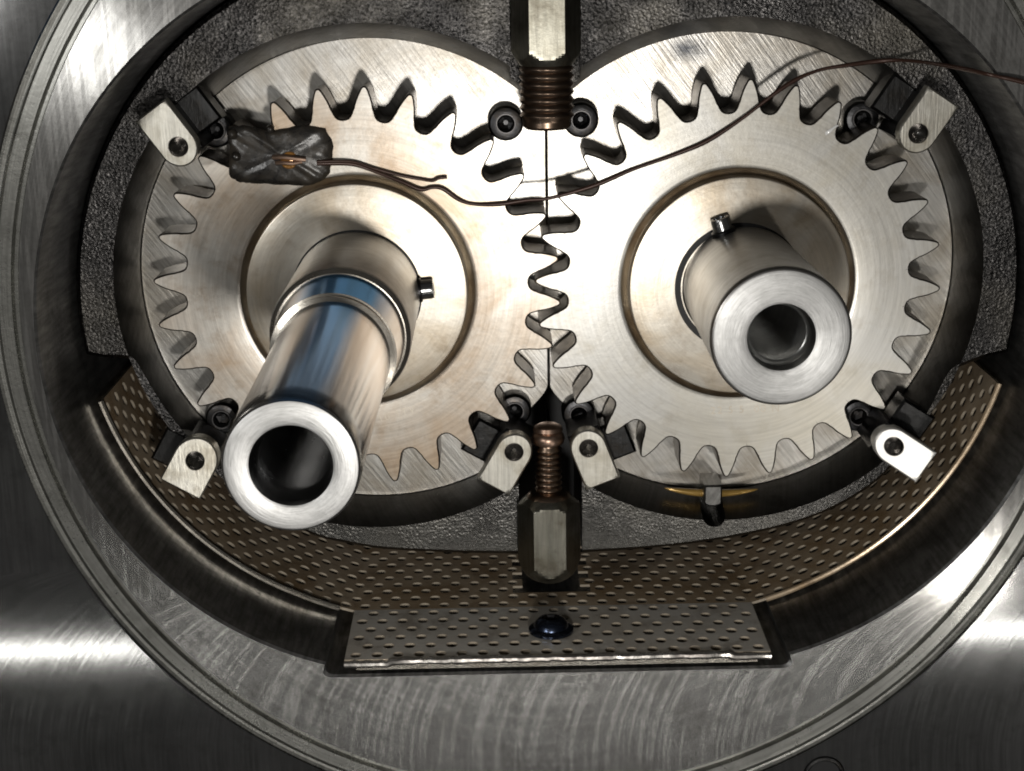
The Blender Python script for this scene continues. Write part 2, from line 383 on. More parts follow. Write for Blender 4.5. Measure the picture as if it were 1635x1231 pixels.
# ------------------------------------------------------------------ gear case casting
PC = ((-219.0, 163.0), (343.0, 163.0))              # pocket circles
def eight(R, n=140, notch=0.0):
    """outline of the two-lobed pocket (union of two circles), counter-clockwise from the upper cusp"""
    (ax_, ay_), (bx_, by_) = PC
    mx = (ax_ + bx_) / 2; hx = (bx_ - ax_) / 2; hy = math.sqrt(R * R - hx * hx)
    a0 = math.atan2(hy, hx); out = []
    for i in range(n):                              # left lobe
        a = a0 + (2 * PI - 2 * a0) * i / n; out.append((ax_ + R * math.cos(a), ay_ + R * math.sin(a)))
    a1 = PI - a0
    for i in range(n):                              # right lobe
        a = -a1 + (2 * a1) * i / n; out.append((bx_ + R * math.cos(a), by_ + R * math.sin(a)))
    return out
def case_outline():
    out = []
    a_r = math.atan2(36 - BC[1], 783 - BC[0] - 0); a_l = math.atan2(66 - BC[1], -683 - BC[0])
    if a_l < 0: a_l += 2 * PI
    k = 90
    for i in range(k + 1):
        a = a_r + (a_l - a_r) * i / k; r = bore_r(a, -5, False)
        out.append((BC[0] + r * math.cos(a), BC[1] + r * math.sin(a)))
    low = [(-678, 60), (-650, 54), (-618, 52), (-604, 44), (-585, 4), (-562, -38), (-530, -84), (-480, -140), (-415, -206), (-334, -255), (-270, -273), (-210, -284),
           (-100, -292), (8, -296), (130, -296), (264, -288), (380, -272), (477, -248), (545, -218), (599, -180), (640, -132), (676, -72), (700, -18), (712, 4), (735, 16), (768, 28)]
    out += [(p[0], p[1]) for p in spline([(x, y, 0) for x, y in low], 3)]
    return out
def solid(name, loops_faces):
    v, f = loops_faces
    me = bpy.data.meshes.new(name); bm = bmesh.new(); vs = [bm.verts.new(V(*p)) for p in v]
    for q in f: bm.faces.new([vs[i] for i in q])
    bmesh.ops.recalc_face_normals(bm, faces=bm.faces); bm.to_mesh(me); bm.free()
    return me
def ushape(x0, x1, ytop, ybot, z0, z1):
    r = (x1 - x0) / 2; c = (x0 + x1) / 2; pts = [(x1, ytop), (x0, ytop)]
    pts += [(c - r * math.cos(PI * i / 12), ybot + r - r * math.sin(PI * i / 12)) for i in range(13)]
    return rings([[(x, y, z0) for x, y in pts], [(x, y, z1) for x, y in pts]], True, True, True)
def build_case():
    t = empty('gear_case', (MID, 157, ZB))
    tag(t, 'dark rough cast gear case with a two lobed pocket inside the oval bore', 'gear case')
    org = (-MID, -157, -ZB)
    outer = case_outline(); pin = eight(405); pmid = eight(399); pfl = eight(380)
    me = bpy.data.meshes.new('casting'); bm = bmesh.new()
    def loop(pts, z): return [bm.verts.new(V(x, y, z)) for x, y in pts]
    oi = offset_loop(outer, 7)
    lo = loop(outer, ZB + 2); l1 = loop(outer, ZC - 7); l2 = loop(oi, ZC)
    p0 = loop(pin, ZC); p2 = loop(pfl, ZP + 20); p3 = loop(pfl, ZB + 2)
    def bridge(a, b):
        n = len(a)
        for i in range(n): bm.faces.new((a[i], a[(i + 1) % n], b[(i + 1) % n], b[i]))
    def fill(a, b):
        es = []
        for l in (a, b):
            for i in range(len(l)):
                e = bm.edges.get((l[i], l[(i + 1) % len(l)])) or bm.edges.new((l[i], l[(i + 1) % len(l)])); es.append(e)
        bmesh.ops.triangle_fill(bm, use_beauty=True, edges=es)
    bridge(lo, l1); bridge(l1, l2); fill(l2, p0); bridge(p0, p2); bridge(p2, p3); fill(lo, p3)
    bmesh.ops.recalc_face_normals(bm, faces=bm.faces)
    bm.to_mesh(me); bm.free()
    ob = bpy.data.objects.new('casting', me); COL.objects.link(ob)
    cutters = [solid('c', boxv(8, 112, -400, -95, ZB - 20, 60)), solid('c', ushape(311, 349, -120, -254, -200, 60)), solid('c', boxv(6, 113, 380, 760, ZC - 42, 60))]
    cos = []
    for cm in cutters:
        co = bpy.data.objects.new('cutter', cm); COL.objects.link(co); cos.append(co)
        md = ob.modifiers.new('cut', 'BOOLEAN'); md.operation = 'DIFFERENCE'; md.solver = 'EXACT'; md.object = co
    bpy.context.view_layer.update()
    dg = bpy.context.evaluated_depsgraph_get()
    new = bpy.data.meshes.new_from_object(ob.evaluated_get(dg))
    for co in cos: bpy.data.objects.remove(co)
    bpy.data.objects.remove(ob)
    # split: chamfer and pocket wall become a machined part of their own
    def sub(keep, name, mat):
        b = bmesh.new(); b.from_mesh(new); kill = [f for f in b.faces if not keep(f)]
        bmesh.ops.delete(b, geom=kill, context='FACES'); m2 = bpy.data.meshes.new(name); b.to_mesh(m2); b.free()
        m2.polygons.foreach_set('use_smooth', [True] * len(m2.polygons)); m2.set_sharp_from_angle(angle=math.radians(30))
        m2.materials.clear(); m2.materials.append(M[mat])
        return link(name, m2, t, org)
    def is_pocket(f):
        c = f.calc_center_median(); x, y, z = c.x / S, c.z / S, -c.y / S
        d = min(math.hypot(x - p[0], y - p[1]) for p in PC)
        return d < 404.5 and z < ZC - 0.5 and 375 < d and abs(f.normal.length) > 0 and not (300 < x < 358 and y < -100 and d > 381 and abs(f.normal.x) > 0.9)
    sub(lambda f: not is_pocket(f), 'casting', 'cast_iron')
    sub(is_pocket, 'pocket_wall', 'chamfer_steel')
    pts = [(315, -188)] + [(330 - 15 * math.cos(PI * i / 10), -218 - 15 * math.sin(PI * i / 10) * 0.5) for i in range(11)] + [(345, -188)]
    mesh('slot_tongue', *prism(pts, -150, -34, 3), 'chamfer_steel', t, org)
    return t
build_case()

# ------------------------------------------------------------------ bearing plates (two halves, split on the centre line)
def build_plates():
    R = 379.0; hx = (PC[1][0] - PC[0][0]) / 2; mx = (PC[0][0] + PC[1][0]) / 2; gap = 1.3
    for s, nm in ((-1, 'left'), (1, 'right')):
        c = PC[0] if s < 0 else PC[1]; pts = []
        d = hx - gap; a0 = math.acos(d / R); n = 150
        for i in range(n + 1):
            a = a0 + (2 * PI - 2 * a0) * i / n
            pts.append((c[0] + (R * math.cos(a)) * (-s), c[1] + R * math.sin(a)))
        # relief at the lower cusp: an arch that narrows to the split line
        edge = mx + s * gap
        top = -28.0
        keep = [p for p in pts if not (abs(p[0] - mx) < 52 and p[1] < -20)]
        arch = []
        for i in range(13):
            u = i / 12; arch.append((mx + s * (gap + 50 * (1 - u) ** 1.6), -94 + (top + 94) * u ** 0.75))
        pts = keep + arch
        pts.append((edge, 120)); 
        if s > 0: pts = pts[::-1]
        loc = [(x - c[0], y - c[1]) for x, y in pts]
        o = mesh('bearing_plate', *prism(loc, -40, 0, 1.2), 'plate_steel', None, (c[0], c[1], ZP))
        tag(o, 'bright brushed steel bearing plate behind the %s gear, %s of the split line' % ('left' if s < 0 else 'right', nm), 'bearing plate', 'bearing plates behind the gears')
build_plates()
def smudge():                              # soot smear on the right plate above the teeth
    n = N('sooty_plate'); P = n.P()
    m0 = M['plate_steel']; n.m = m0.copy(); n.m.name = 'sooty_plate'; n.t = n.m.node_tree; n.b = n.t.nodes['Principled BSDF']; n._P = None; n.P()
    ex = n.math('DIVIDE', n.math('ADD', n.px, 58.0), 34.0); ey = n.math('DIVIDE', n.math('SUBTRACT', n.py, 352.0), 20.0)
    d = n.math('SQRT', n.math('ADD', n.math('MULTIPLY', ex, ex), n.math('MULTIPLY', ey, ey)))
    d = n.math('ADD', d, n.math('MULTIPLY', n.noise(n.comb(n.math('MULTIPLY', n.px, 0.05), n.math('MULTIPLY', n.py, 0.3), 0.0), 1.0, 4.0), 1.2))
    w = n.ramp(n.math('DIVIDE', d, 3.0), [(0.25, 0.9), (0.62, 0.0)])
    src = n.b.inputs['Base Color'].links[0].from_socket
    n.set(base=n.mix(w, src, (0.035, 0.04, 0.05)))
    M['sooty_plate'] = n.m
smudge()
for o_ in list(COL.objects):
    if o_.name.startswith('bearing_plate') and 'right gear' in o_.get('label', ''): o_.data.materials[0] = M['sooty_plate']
def glint():  # solid white blob painted as the glint of a drop
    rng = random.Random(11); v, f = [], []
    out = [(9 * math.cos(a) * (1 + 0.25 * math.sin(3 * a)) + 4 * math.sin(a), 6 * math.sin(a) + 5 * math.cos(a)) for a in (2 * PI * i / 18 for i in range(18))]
    o = mesh('painted_glint', *rings([[(x, y, 0.1) for x, y in out], [(x * 0.85, y * 0.85, 1.2) for x, y in out], [(x * 0.3, y * 0.3, 1.8) for x, y in out]], True, False, True), 'painted_glint', None, (495, 396, 0.2), sharp=80)
    tag(o, 'small white blob painted as a glint on the right gear near its upper right teeth', 'glint')
simple('painted_glint', (0.85, 0.85, 0.84), 0.0, 0.2, 0.1)
glint()

# ------------------------------------------------------------------ gears
NT = 28; RP = 298.8; RT = 319.0; RR = 269.0; RB = RP * math.cos(math.radians(20)); RI = 258.0; GT = 76.0
def inv(a): return math.tan(a) - a
def psi(r): return PI / (2 * NT) + inv(math.radians(20)) - inv(math.acos(min(1, RB / r))) - 0.0150
def tooth_profile():
    h = PI / NT; half = [(h, RR), (0.097, RR + 0.4), (0.084, RR + 1.8), (0.0735, RR + 4.6), (0.066, RR + 8.6), (0.0605, RR + 13.0)]
    for r in (286, 292, 298, 304, 309, 313.5): half.append((psi(r), r))
    half += [(psi(316.5) - 0.0012, 316.8), (psi(318) - 0.005, 318.6), (0.0035, RT)]
    pr = [(-a, r) for a, r in half] + [(a, r) for a, r in half[::-1]]
    return [(r * math.sin(a), r * math.cos(a)) for a, r in pr][::-1]     # right to left = ccw over the tip
PROF = tooth_profile()
def tooth_mesh(ang, seed):
    ins = []
    for i, p in enumerate(PROF):
        a = Vector(PROF[max(i - 1, 0)]); b = Vector(PROF[min(i + 1, len(PROF) - 1)]); t = (b - a).normalized()
        ins.append((p[0] - t.y * 2.4, p[1] + t.x * 2.4))
    # profile runs ccw, the inward side is on its left
    h = PI / NT; base = [(RI * math.sin(a), RI * math.cos(a)) for a in (-h, -h / 2, 0, h / 2, h)]
    c, s = math.cos(ang), math.sin(ang)
    def rot(p, z): return (p[0] * c - p[1] * s, p[0] * s + p[1] * c, z)
    np_, nb = len(PROF), len(base)
    v = [rot(p, 0) for p in ins] + [rot(p, -2.4) for p in PROF] + [rot(p, -GT) for p in PROF] + [rot(p, 0) for p in base] + [rot(p, -GT) for p in base]
    f = []
    for k in (0, np_):
        for i in range(np_ - 1): f.append((k + i, k + i + 1, k + np_ + i + 1, k + np_ + i))
    b0 = 3 * np_; f.append(tuple(list(range(np_)) + list(range(b0, b0 + nb))))
    f.append(tuple(list(range(2 * np_, 3 * np_)) + list(range(b0 + nb, b0 + 2 * nb)))[::-1])
    return v, f
metal('oily_shade_flank', (0.20, 0.17, 0.14), (0.07, 0.055, 0.045), 0.30, 'circ', 0.8, 0.02, 0.0, 0.1, 0.1, 35.0)  # oil colour with the shadowed tooth outlines painted in
def build_gear(c, phase, label, matn, text, tpos, trot):
    g = empty('spur_gear', (c[0], c[1], -GT))
    tag(g, label, 'gear', 'meshing spur gears')
    off = (0, 0, GT)
    prof = [(184.5, -1.5), (187, -0.4), (190, 0), (230, 0), (RI, 0)]
    v, f = lathe(prof, NT * 4, phase=phase - PI / NT)
    mesh('gear_web', v, f, matn, g, off)
    mesh('hub_groove', *lathe([(150, -13), (172, -13), (174, -12), (178, -7.5), (182, -3.5), (184.5, -1.5)], 128), 'hub_shade_steel', g, off)
    v, f = lathe([(RI, -GT), (96, -GT)], NT * 4, phase=phase - PI / NT)
    mesh('rear_face', v, f, matn, g, off)
    v, f = lathe([(172, -20), (172, 14), (171.2, 15.2), (169.5, 15.6), (130, 15.6), (90, 15.6)], 128)
    mesh('hub_boss', v, f, 'boss_steel', g, off)
    mesh('shaft_seat', *lathe([(92, 15.9), (99.5, 15.9), (101.5, 15.7)], 96), 'dark_cavity', g, off)
    for i in range(NT):
        a = phase + 2 * PI * i / NT - PI / 2
        tv, tf = tooth_mesh(a, i)
        to = mesh('tooth', tv, tf, matn, g, off, sharp=28)
        to.data.materials.append(M['oily_shade_flank'])
        for p in to.data.polygons:
            if abs(p.normal.y) < 0.9: p.material_index = 1
    # stamped marks
    cu = bpy.data.curves.new('stamp', 'FONT'); cu.body = text; cu.size = 17 * S; cu.align_x = 'CENTER'; cu.extrude = 0.15 * S; cu.space_character = 1.25
    tob = bpy.data.objects.new('stamp', cu); COL.objects.link(tob); bpy.context.view_layer.update()
    tm = bpy.data.meshes.new_from_object(tob.evaluated_get(bpy.context.evaluated_depsgraph_get()))
    bpy.data.objects.remove(tob)
    tm.transform(Matrix(((1, 0, 0, 0), (0, 0, -1, 0), (0, 1, 0, 0), (0, 0, 0, 1))))
    tm.transform(Matrix.Rotation(-trot, 4, 'Y'))
    tm.materials.clear(); tm.materials.append(M['stamp_mark'])
    link('stamped_mark', tm, g, (tpos[0], tpos[1], GT + 0.2))
    return g
metal('hub_shade_steel', (0.54, 0.50, 0.44), (0.28, 0.22, 0.16), 0.34, 'circ', 0.8, 0.010, 0.2, 0.2, 0.1, 34.0, True)  # browner steel, paints the soft shadow round the hub into the groove
metal('stamp_mark', (0.60, 0.55, 0.47), (0.48, 0.42, 0.34), 0.5, 'linx', 0.5, 0.03, 0.0, 0.1, 0.1, 33.0)
PH_L, PH_R = math.radians(-4.25), math.radians(-2.2)
build_gear(GL, PH_L, 'steel spur gear on the left, tan stained, carrying the dark resin patch', 'gear_steel', '10 1TV', (55, -206), math.radians(15))
build_gear(GR, PH_R, 'cleaner pale steel spur gear on the right, around the short shaft', 'gear_steel_clean', '22 5 5  00 N', (16, -210), math.radians(1))

# ------------------------------------------------------------------ shafts
def thread_profile(r, z0, z1, pitch, depth):
    out = []; z = z0; 
    while z > z1:
        out += [(r, z), (r + depth, z - pitch * 0.5)]; z -= pitch
    return out
def build_shaft_left():
    t = empty('drive_shaft', (GL[0], GL[1], 12))
    tag(t, 'long stepped drive shaft with a blue tinted side and threaded end on the left gear', 'shaft')
    o = (0, 0, -12)
    mesh('sleeve', *lathe([(99, 12), (99, 120), (99, 288), (98, 293), (97.5, 293.5)], 128), 'shaft_steel', t, o)
    mesh('shoulder', *lathe([(97.5, 293.5), (92, 299), (90, 299.4)], 128), 'rim_steel', t, o)
    mesh('collar_band', *lathe([(90.5, 299), (87, 340), (83, 390)], 128), 'blue_tint_shaft_steel', t, o)
    mesh('snap_ring', *lathe([(83, 389.5), (84.5, 391), (84.5, 394.5), (81, 395.5), (81, 399.5), (82.5, 400.5), (82.5, 404), (76.5, 406)], 128), 'rim_steel', t, o)
    mesh('shaft_body', *lathe([(76.5, 405), (76, 500), (75, 600), (74.5, 700), (74, 800), (73.8, 842), (72.8, 847), (70.5, 849)], 128), 'blue_tint_shaft_steel', t, o)
    mesh('end_face', *lathe([(70.5, 849), (68, 850), (58, 850), (47, 850), (44.5, 848.5)], 128), 'shaft_end_steel', t, o)
    mesh('threaded_bore', *lathe([(44.5, 848.5), (41, 838), (40, 815)] + thread_profile(38.0, 812, 600, 14.0, 5.5) + [(38, 600), (1, 590)], 72), 'thread_dark', t, o, sharp=60)
def build_shaft_right():
    t = empty('driven_shaft', (GR[0] + 6, GR[1] + 2, 12))
    tag(t, 'short stub shaft with lathe turned end face and threaded hole on the right gear', 'shaft')
    o = (0, 0, -12)
    mesh('shaft_body', *lathe([(94, 12), (95, 100), (96, 200), (97, 336), (96.5, 345), (94.5, 349), (92.5, 350)], 128), 'shaft_steel', t, o)
    mesh('end_face', *lathe([(92.5, 350), (90, 351), (76, 351), (60, 350.6), (50, 350.2), (47, 349)], 128), 'shaft_end_steel', t, o)
    mesh('threaded_bore', *lathe([(47, 349), (44, 335), (43, 322)] + thread_profile(39.0, 320, 40, 13.0, 6.0) + [(39, 30), (1, 20)], 72), 'thread_light', t, o, sharp=60)
build_shaft_left(); build_shaft_right()

def build_pin(c, ang, r0, label):
    t = empty('locking_pin', (c[0] + r0 * math.cos(ang), c[1] + r0 * math.sin(ang), 34)); t.rotation_euler = (0, -ang, 0)
    tag(t, label, 'pin', 'locking pins in the shafts')
    def lx(prof, n=28):                     # lathe round the local x axis
        v, f = lathe(prof, n); return [(z, x, y) for x, y, z in v], f
    mesh('pin_body', *lx([(15, -12), (15, 19), (14, 23), (10, 23.5), (9, 18), (0.5, 17)]), 'pin_steel', t)
    mesh('pin_washer', *lx([(19, -8), (19, 3), (17, 5), (14.8, 5)]), 'black_oxide', t)
build_pin(GL, math.radians(5), 98, 'small steel locking pin on the side of the drive shaft sleeve')
build_pin(GR, math.radians(108), 95, 'small steel locking pin on top of the short right shaft')

# ------------------------------------------------------------------ jack bolts (vertical)
def hex_lathe_y(AC, ys, rc, n=72):
    """hexagon bar round the y axis, a flat facing the viewer; AC = corner radius; rc(y) turned limit"""
    loops = []
    for y in ys:
        l = []
        for j in range(n):
            a = 2 * PI * j / n; k = ((a) % (PI / 3)) - PI / 6
            r = min(AC * math.cos(PI / 6) / math.cos(k), rc(y))
            l.append((r * math.cos(a), y, r * math.sin(a)))
        loops.append(l)
    return rings(loops, True, True, True)
def screw_y(r, y0, y1, pitch, depth, n=40):
    prof = []; y = y0; d = 1 if y1 > y0 else -1
    while (y1 - y) * d > pitch:
        prof += [(r - depth, y), (r, y + d * pitch * 0.45), (r, y + d * pitch * 0.55)]; y += d * pitch
    prof += [(r - depth, y), (r - depth, y1), (0.5, y1)]
    return lathe(prof, n, axis='y')
def build_top_bolt():
    t = empty('jack_bolt', (MID, 508, 30))
    tag(t, 'upper hex jack bolt hanging thread down between the two lobes', 'bolt', 'jack bolts on the centre line')
    def rc(y): return 41 + (y + 2) * 0.62 if y < 30 else 60
    mesh('hex_shank', *hex_lathe_y(52, [-4, 0, 3, 6, 9, 12, 15, 18, 22, 26, 30, 60, 110, 171], rc), 'bolt_steel', t, sharp=16)
    mesh('thread', *screw_y(41, -3, -88, 11.5, 4.2), 'thread_bronze', t, sharp=70)
    mesh('thread_tip', *lathe([(36.5, -86), (36.5, -94), (32, -98), (0.5, -99)], 40, axis='y'), 'thread_bronze', t)
def build_low_bolt():
    t = empty('jack_bolt', (56, -180, 20))
    tag(t, 'lower hex jack bolt with copper tip standing in the black slot', 'bolt', 'jack bolts on the centre line')
    def rc(y):
        if y > -14: return 36 - y * 1.15 * 0.9
        if y < -112: return 50 + (y + 112) * 0.36 - ((-112 - y) / 33.0) ** 4 * 18
        return 60
    mesh('hex_head', *hex_lathe_y(51, [0, -3, -6, -9, -12, -15, -20, -40, -80, -105, -112, -117, -122, -127, -132, -137, -141, -144], rc), 'bolt_steel', t, sharp=16)
    mesh('shoulder', *lathe([(36, 0), (33, 5), (26, 9), (20, 10)], 40, axis='y'), 'thread_bronze', t)
    mesh('thread', *screw_y(22, 8, 88, 9.5, 4.0), 'thread_bronze', t, sharp=70)
    mesh('copper_tip', *lathe([(17, 86), (25, 90), (27, 97), (25, 104), (21, 108), (24, 111), (22, 117), (14, 121), (0.5, 122)], 40, axis='y'), 'copper', t)
build_top_bolt(); build_low_bolt()

# ------------------------------------------------------------------ clamps: black body with a bright drilled tab
def tab_mesh(w, L, th, hr=14.5, M_=64):
    """tab in local frame: hole centre at origin, round end towards -y, square end at y = L"""
    hw = w / 2; angs = [2 * PI * i / M_ for i in range(M_)]
    for cxn in (hw, -hw): angs.append(math.atan2(L, cxn))
    angs = sorted(a % (2 * PI) for a in angs)
    def outl(a, d):
        c, s = math.cos(a), math.sin(a); h = hw - d; top = L - d
        if s <= 0: 
            # slightly pointed round end
            return h * (1.0 + 0.06 * abs(s) ** 3)
        t = 1e9
        if abs(c) > 1e-6: t = h / abs(c)
        t = min(t, top / s); return t
    def ring(fn, z): return [(fn(a) * math.cos(a), fn(a) * math.sin(a), z) for a in angs]
    loops = [ring(lambda a: hr, -2.0), ring(lambda a: hr + 0.8, 0), ring(lambda a: hr + 3, 0), ring(lambda a: outl(a, 4.6), 0), ring(lambda a: outl(a, 2.2), 0), ring(lambda a: outl(a, 0), -2.2), ring(lambda a: outl(a, 0), -th), ring(lambda a: 1.0, -th)]
    hole = [ring(lambda a: hr, -2.0), ring(lambda a: hr * 0.97, -th * 0.45), ring(lambda a: hr * 0.5, -th * 0.75), ring(lambda a: 0.6, -th * 0.9)]
    return rings(loops), rings(hole)
CL = [  # square-end middle, round tip, side of the slot and shadow block, material, tilt, label
    ((-530, 450), (-475, 371), 1, 'clamp_steel', (0, 0), 'drilled steel clamp tab at the upper left of the left gear'),
    ((650, 449), (598, 370), -1, 'clamp_steel', (0, 0), 'drilled steel clamp tab at the upper right of the right gear'),
    ((651, -128), (577, -81), 1, 'glare_clamp_steel', ('w', 0.24, -0.17), 'glaring white drilled clamp tab at the lower right of the right gear'),
    ((-528, -142), (-484, -66), -1, 'clamp_steel', ('w', -0.06, -0.16), 'tilted drilled clamp tab half hidden behind the long drive shaft'),
    ((-33, -152), (16, -68), -1, 'clamp_steel', (0, 0), 'drilled clamp tab just left of the lower jack bolt'),
    ((142, -150), (108, -62), 1, 'clamp_steel', (0, 0), 'drilled clamp tab just right of the lower jack bolt'),
]
def build_clamps():
    for (b, tp, side, mt, tilt, lab) in CL:
        b = Vector(b); tp = Vector(tp); d = (tp - b).normalized(); w = 70.0 if 'half hidden' in lab else 57.0; L = (tp - b).length
        hc = tp - d * (w / 2 * 1.05)
        t = empty('clamp', (hc.x, hc.y, 0)); tag(t, lab, 'clamp', 'drilled clamps round the gears')
        ang = math.atan2(-d.y, -d.x) - PI / 2
        c, s = math.cos(ang), math.sin(ang)
        if tilt[0] == 'w': tilt = (tilt[1] * -s + tilt[2] * c, tilt[1] * c + tilt[2] * s)
        par = None
        for (v, f), nm, mm in zip(tab_mesh(w, L - w / 2 * 1.05, 24), ('drilled_tab', 'drill_hole'), (mt, 'hole_steel')):
            vv = []
            for x, y, z in v:
                z2 = z + x * tilt[1] + y * tilt[0]; x2 = x - z * tilt[1]
                vv.append((x2 * c - y * s, x2 * s + y * c, z2 + 55))
            q = mesh(nm, vv, f, mm, par or t, sharp=35)
            par = par or q
        # black post under the tab
        pts = [(-26, -22), (26, -22), (26, 52), (-26, 52)]
        v, f = prism([(x * c - y * s, x * s + y * c) for x, y in pts], -60, 31, 3)
        mesh('clamp_post', v, f, 'black_oxide', t)
        sx = 1 if (Vector((c, s)).y * 1 >= 0) else -1
        u0, u1 = (20, 66) if sx > 0 else (-66, -20)
        pts = [(u0, -4), (u1, -4), (u1, 58), (u0, 58)]
        v, f = prism([(x * c - y * s, x * s + y * c) for x, y in pts], -60, -13, 4)
        mesh('slot_shadow_block', v, f, 'seat_steel', t)  # solid dark block for the machined slot plus the tab's shadow
build_clamps()

# ------------------------------------------------------------------ black cap screws
SC = [((-456, 406), 'black cap screw beside the upper left clamp tab'), ((557, 405), 'black cap screw beside the upper right clamp tab'),
      ((572, -82), 'black cap screw beside the white lower right clamp tab'), ((-478, -66), 'black cap screw behind the long drive shaft'),
      ((4, -62), 'black cap screw above the left of the two lower centre clamps'), ((110, -70), 'black cap screw above the right of the two lower centre clamps'),
      ((-2, 408), 'black cap screw touching the upper jack bolt on its left'), ((116, 411), 'black cap screw touching the upper jack bolt on its right')]
def build_screws():
    first = None
    for (p, lab) in SC:
        t = empty('cap_screw', (p[0], p[1], ZP)); tag(t, lab, 'screw', 'black cap screws round the gears')
        t.rotation_euler = (0, random.uniform(0, 1), 0)
        if first is None:
            hd = mesh('screw_head', *lathe([(28, 0), (28, 26), (27, 31), (24, 35), (18, 36.5), (15.5, 36.5), (14.5, 35)], 48), 'black_oxide', t)
            ri = mesh('socket_rim', *lathe([(16.5, 36.4), (15.5, 37.6), (14, 37.6), (13.2, 35.5)], 48), 'socket_steel', t)
            so = mesh('hex_socket', *lathe([(14.6, 35.2), (12, 33), (11.5, 20), (4, 17), (0.5, 17)], 6), 'black_oxide', t, sharp=10)
            first = (hd, ri, so)
        else:
            for q in first:
                c = q.copy(); COL.objects.link(c); c.parent = t
build_screws()

# ------------------------------------------------------------------ strainer screen
def build_strainer():
    t = empty('strainer_screen', (62, -384, 0))
    tag(t, 'perforated bronze tinted strainer sheet lining the bottom of the oval bore', 'strainer')
    org = (-62, 384, 0)
    R = BR - 12; P = 33.0; yb = -384.0
    cl = (BC[0] - BH, BC[1]); cr = (BC[0] + BH, BC[1])
    xl, xr = 62 - 10 * P, 62 + 10 * P                     # flat part: twenty cells
    # arcs that leave the ends of the flat part
    def arc(cx_, xe, sgn, ncell):
        out = []; dxe = xe - cx_; Rb = R; a0 = math.acos(max(-1, min(1, (dxe) / Rb)))
        a0 = -a0
        for i in range(ncell * 4 + 1):
            a = a0 + sgn * (i * P / 4) / Rb; x = cx_ + Rb * math.cos(a); y = cx_ * 0 + BC[1] + Rb * math.sin(a)
            k = min(1, i / 12.0); y0 = BC[1] + Rb * math.sin(a0)
            out.append((x, y + (yb - y0) * (1 - k)))
        return out
    NL, NR = 17, 17
    left = arc(cl[0], xl, -1, NL); right = arc(cr[0], xr, 1, NR)
    path = left[::-1] + [(xl + i * P / 4, yb) for i in range(1, 80)] + right
    n4 = len(path) - 1; ncol = n4 // 4
    def at(q, z):                                         # q in quarter cells
        i = int(math.floor(q)); i = max(0, min(n4 - 1, i)); u = q - i
        a, b = path[i], path[i + 1]; return (a[0] + (b[0] - a[0]) * u, a[1] + (b[1] - a[1]) * u, z)
    rng = random.Random(3)
    def rows(z_top, nrow, dz, c0, c1, skip):
        v, f = [], []
        for rI in range(nrow):
            za = z_top - rI * dz; zb = za - dz; odd = rI % 2
            cells = [(c * 4 + 2 * odd, 4) for c in range(c0, c1 - odd)]
            if odd: cells = [(c0 * 4, 2)] + cells + [(c1 * 4 - 2, 2)]
            for q, wd in cells:
                xm = at(q + wd / 2, 0)[0]
                if skip and skip(xm, (za + zb) / 2): continue
                if wd == 2:
                    k = len(v); v += [at(q, zb), at(q + 1, zb), at(q + 2, zb), at(q + 2, (za + zb) / 2), at(q + 2, za), at(q + 1, za), at(q, za), at(q, (za + zb) / 2)]; f.append(tuple(range(k, k + 8))); continue
                zc = (za + zb) / 2
                out = [(q + j, zb) for j in range(5)] + [(q + 4, zc)] + [(q + 4 - j, za) for j in range(5)] + [(q, zc)]
                k = len(v); rad = 9.2 + rng.uniform(-0.5, 0.5)
                for (qq, zz) in out: v.append(at(qq, zz))
                for (qq, zz) in out:
                    a = math.atan2(zz - zc, (qq - q - 2) * P / 4)
                    v.append(at(q + 2 + rad * math.cos(a) / (P / 4), zc + rad * math.sin(a)))
                for j in range(12):
                    j2 = (j + 1) % 12; f.append((k + j, k + j2, k + 12 + j2, k + 12 + j))
        return v, f
    def finish(o):
        o.data.polygons.foreach_set('use_smooth', [False] * len(o.data.polygons))
        md = o.modifiers.new('thickness', 'SOLIDIFY'); md.thickness = 4.2 * S; md.offset = 0.0; o.data.materials.append(M['lit_hole_edge']); md.material_offset_rim = 1
        return o
    v, f = rows(2, 10, 29.5, 0, ncol, lambda x, z: 4 < x < 112 and z < -66)
    finish(mesh('curved_sheet', v, f, 'mesh_steel', t, org, weld=0.4, fix=False, sharp=30))
    c0 = NL; c1 = NL + 20
    v, f = rows(189, 6, (189 - 2) / 6.0, c0, c1, None)
    finish(mesh('front_tab', v, f, 'tab_steel', t, org, weld=0.4, fix=False, sharp=30))
    lr = [(x, y, 3) for x, y in left[::-1]]; rr = [(x, y, 3) for x, y in right]
    mesh('left_rim', *tube(lr[:-3], 5.5, 8), 'rim_steel', t, org)
    mesh('right_rim', *tube(rr[3:], 4.5, 8), 'mesh_steel', t, org)
    ed = []
    for i in range(81):
        x = xl + i * (xr - xl) / 80; ed.append((x, yb - 1.5 + rng.uniform(-0.5, 0.5) - (3.5 if i < 9 or i > 72 else 0), 190 + rng.uniform(-0.8, 0.8)))
    mesh('front_lip', *tube(ed, [6.5 + rng.uniform(-0.9, 0.9) for _ in ed], 10), 'lip_steel', t, org)
    mesh('lip_flange', *boxv(xl + 18, xr - 20, yb - 16, yb - 7, 120, 188), 'rim_steel', t, org)
metal('tab_steel', (0.74, 0.71, 0.65), (0.52, 0.45, 0.36), 0.34, 'linx', 0.6, 0.008, 0.0, 0.1, 0.1, 22.0, False, 0.2, 0.14, ((0.20, 0.16, 0.12), 0.5))
metal('lip_steel', (0.80, 0.77, 0.72), (0.40, 0.35, 0.32), 0.28, 'liny', 0.7, 0.02, 0.0, 0.5, 0.3, 23.0, False, 0.09, 0.12)
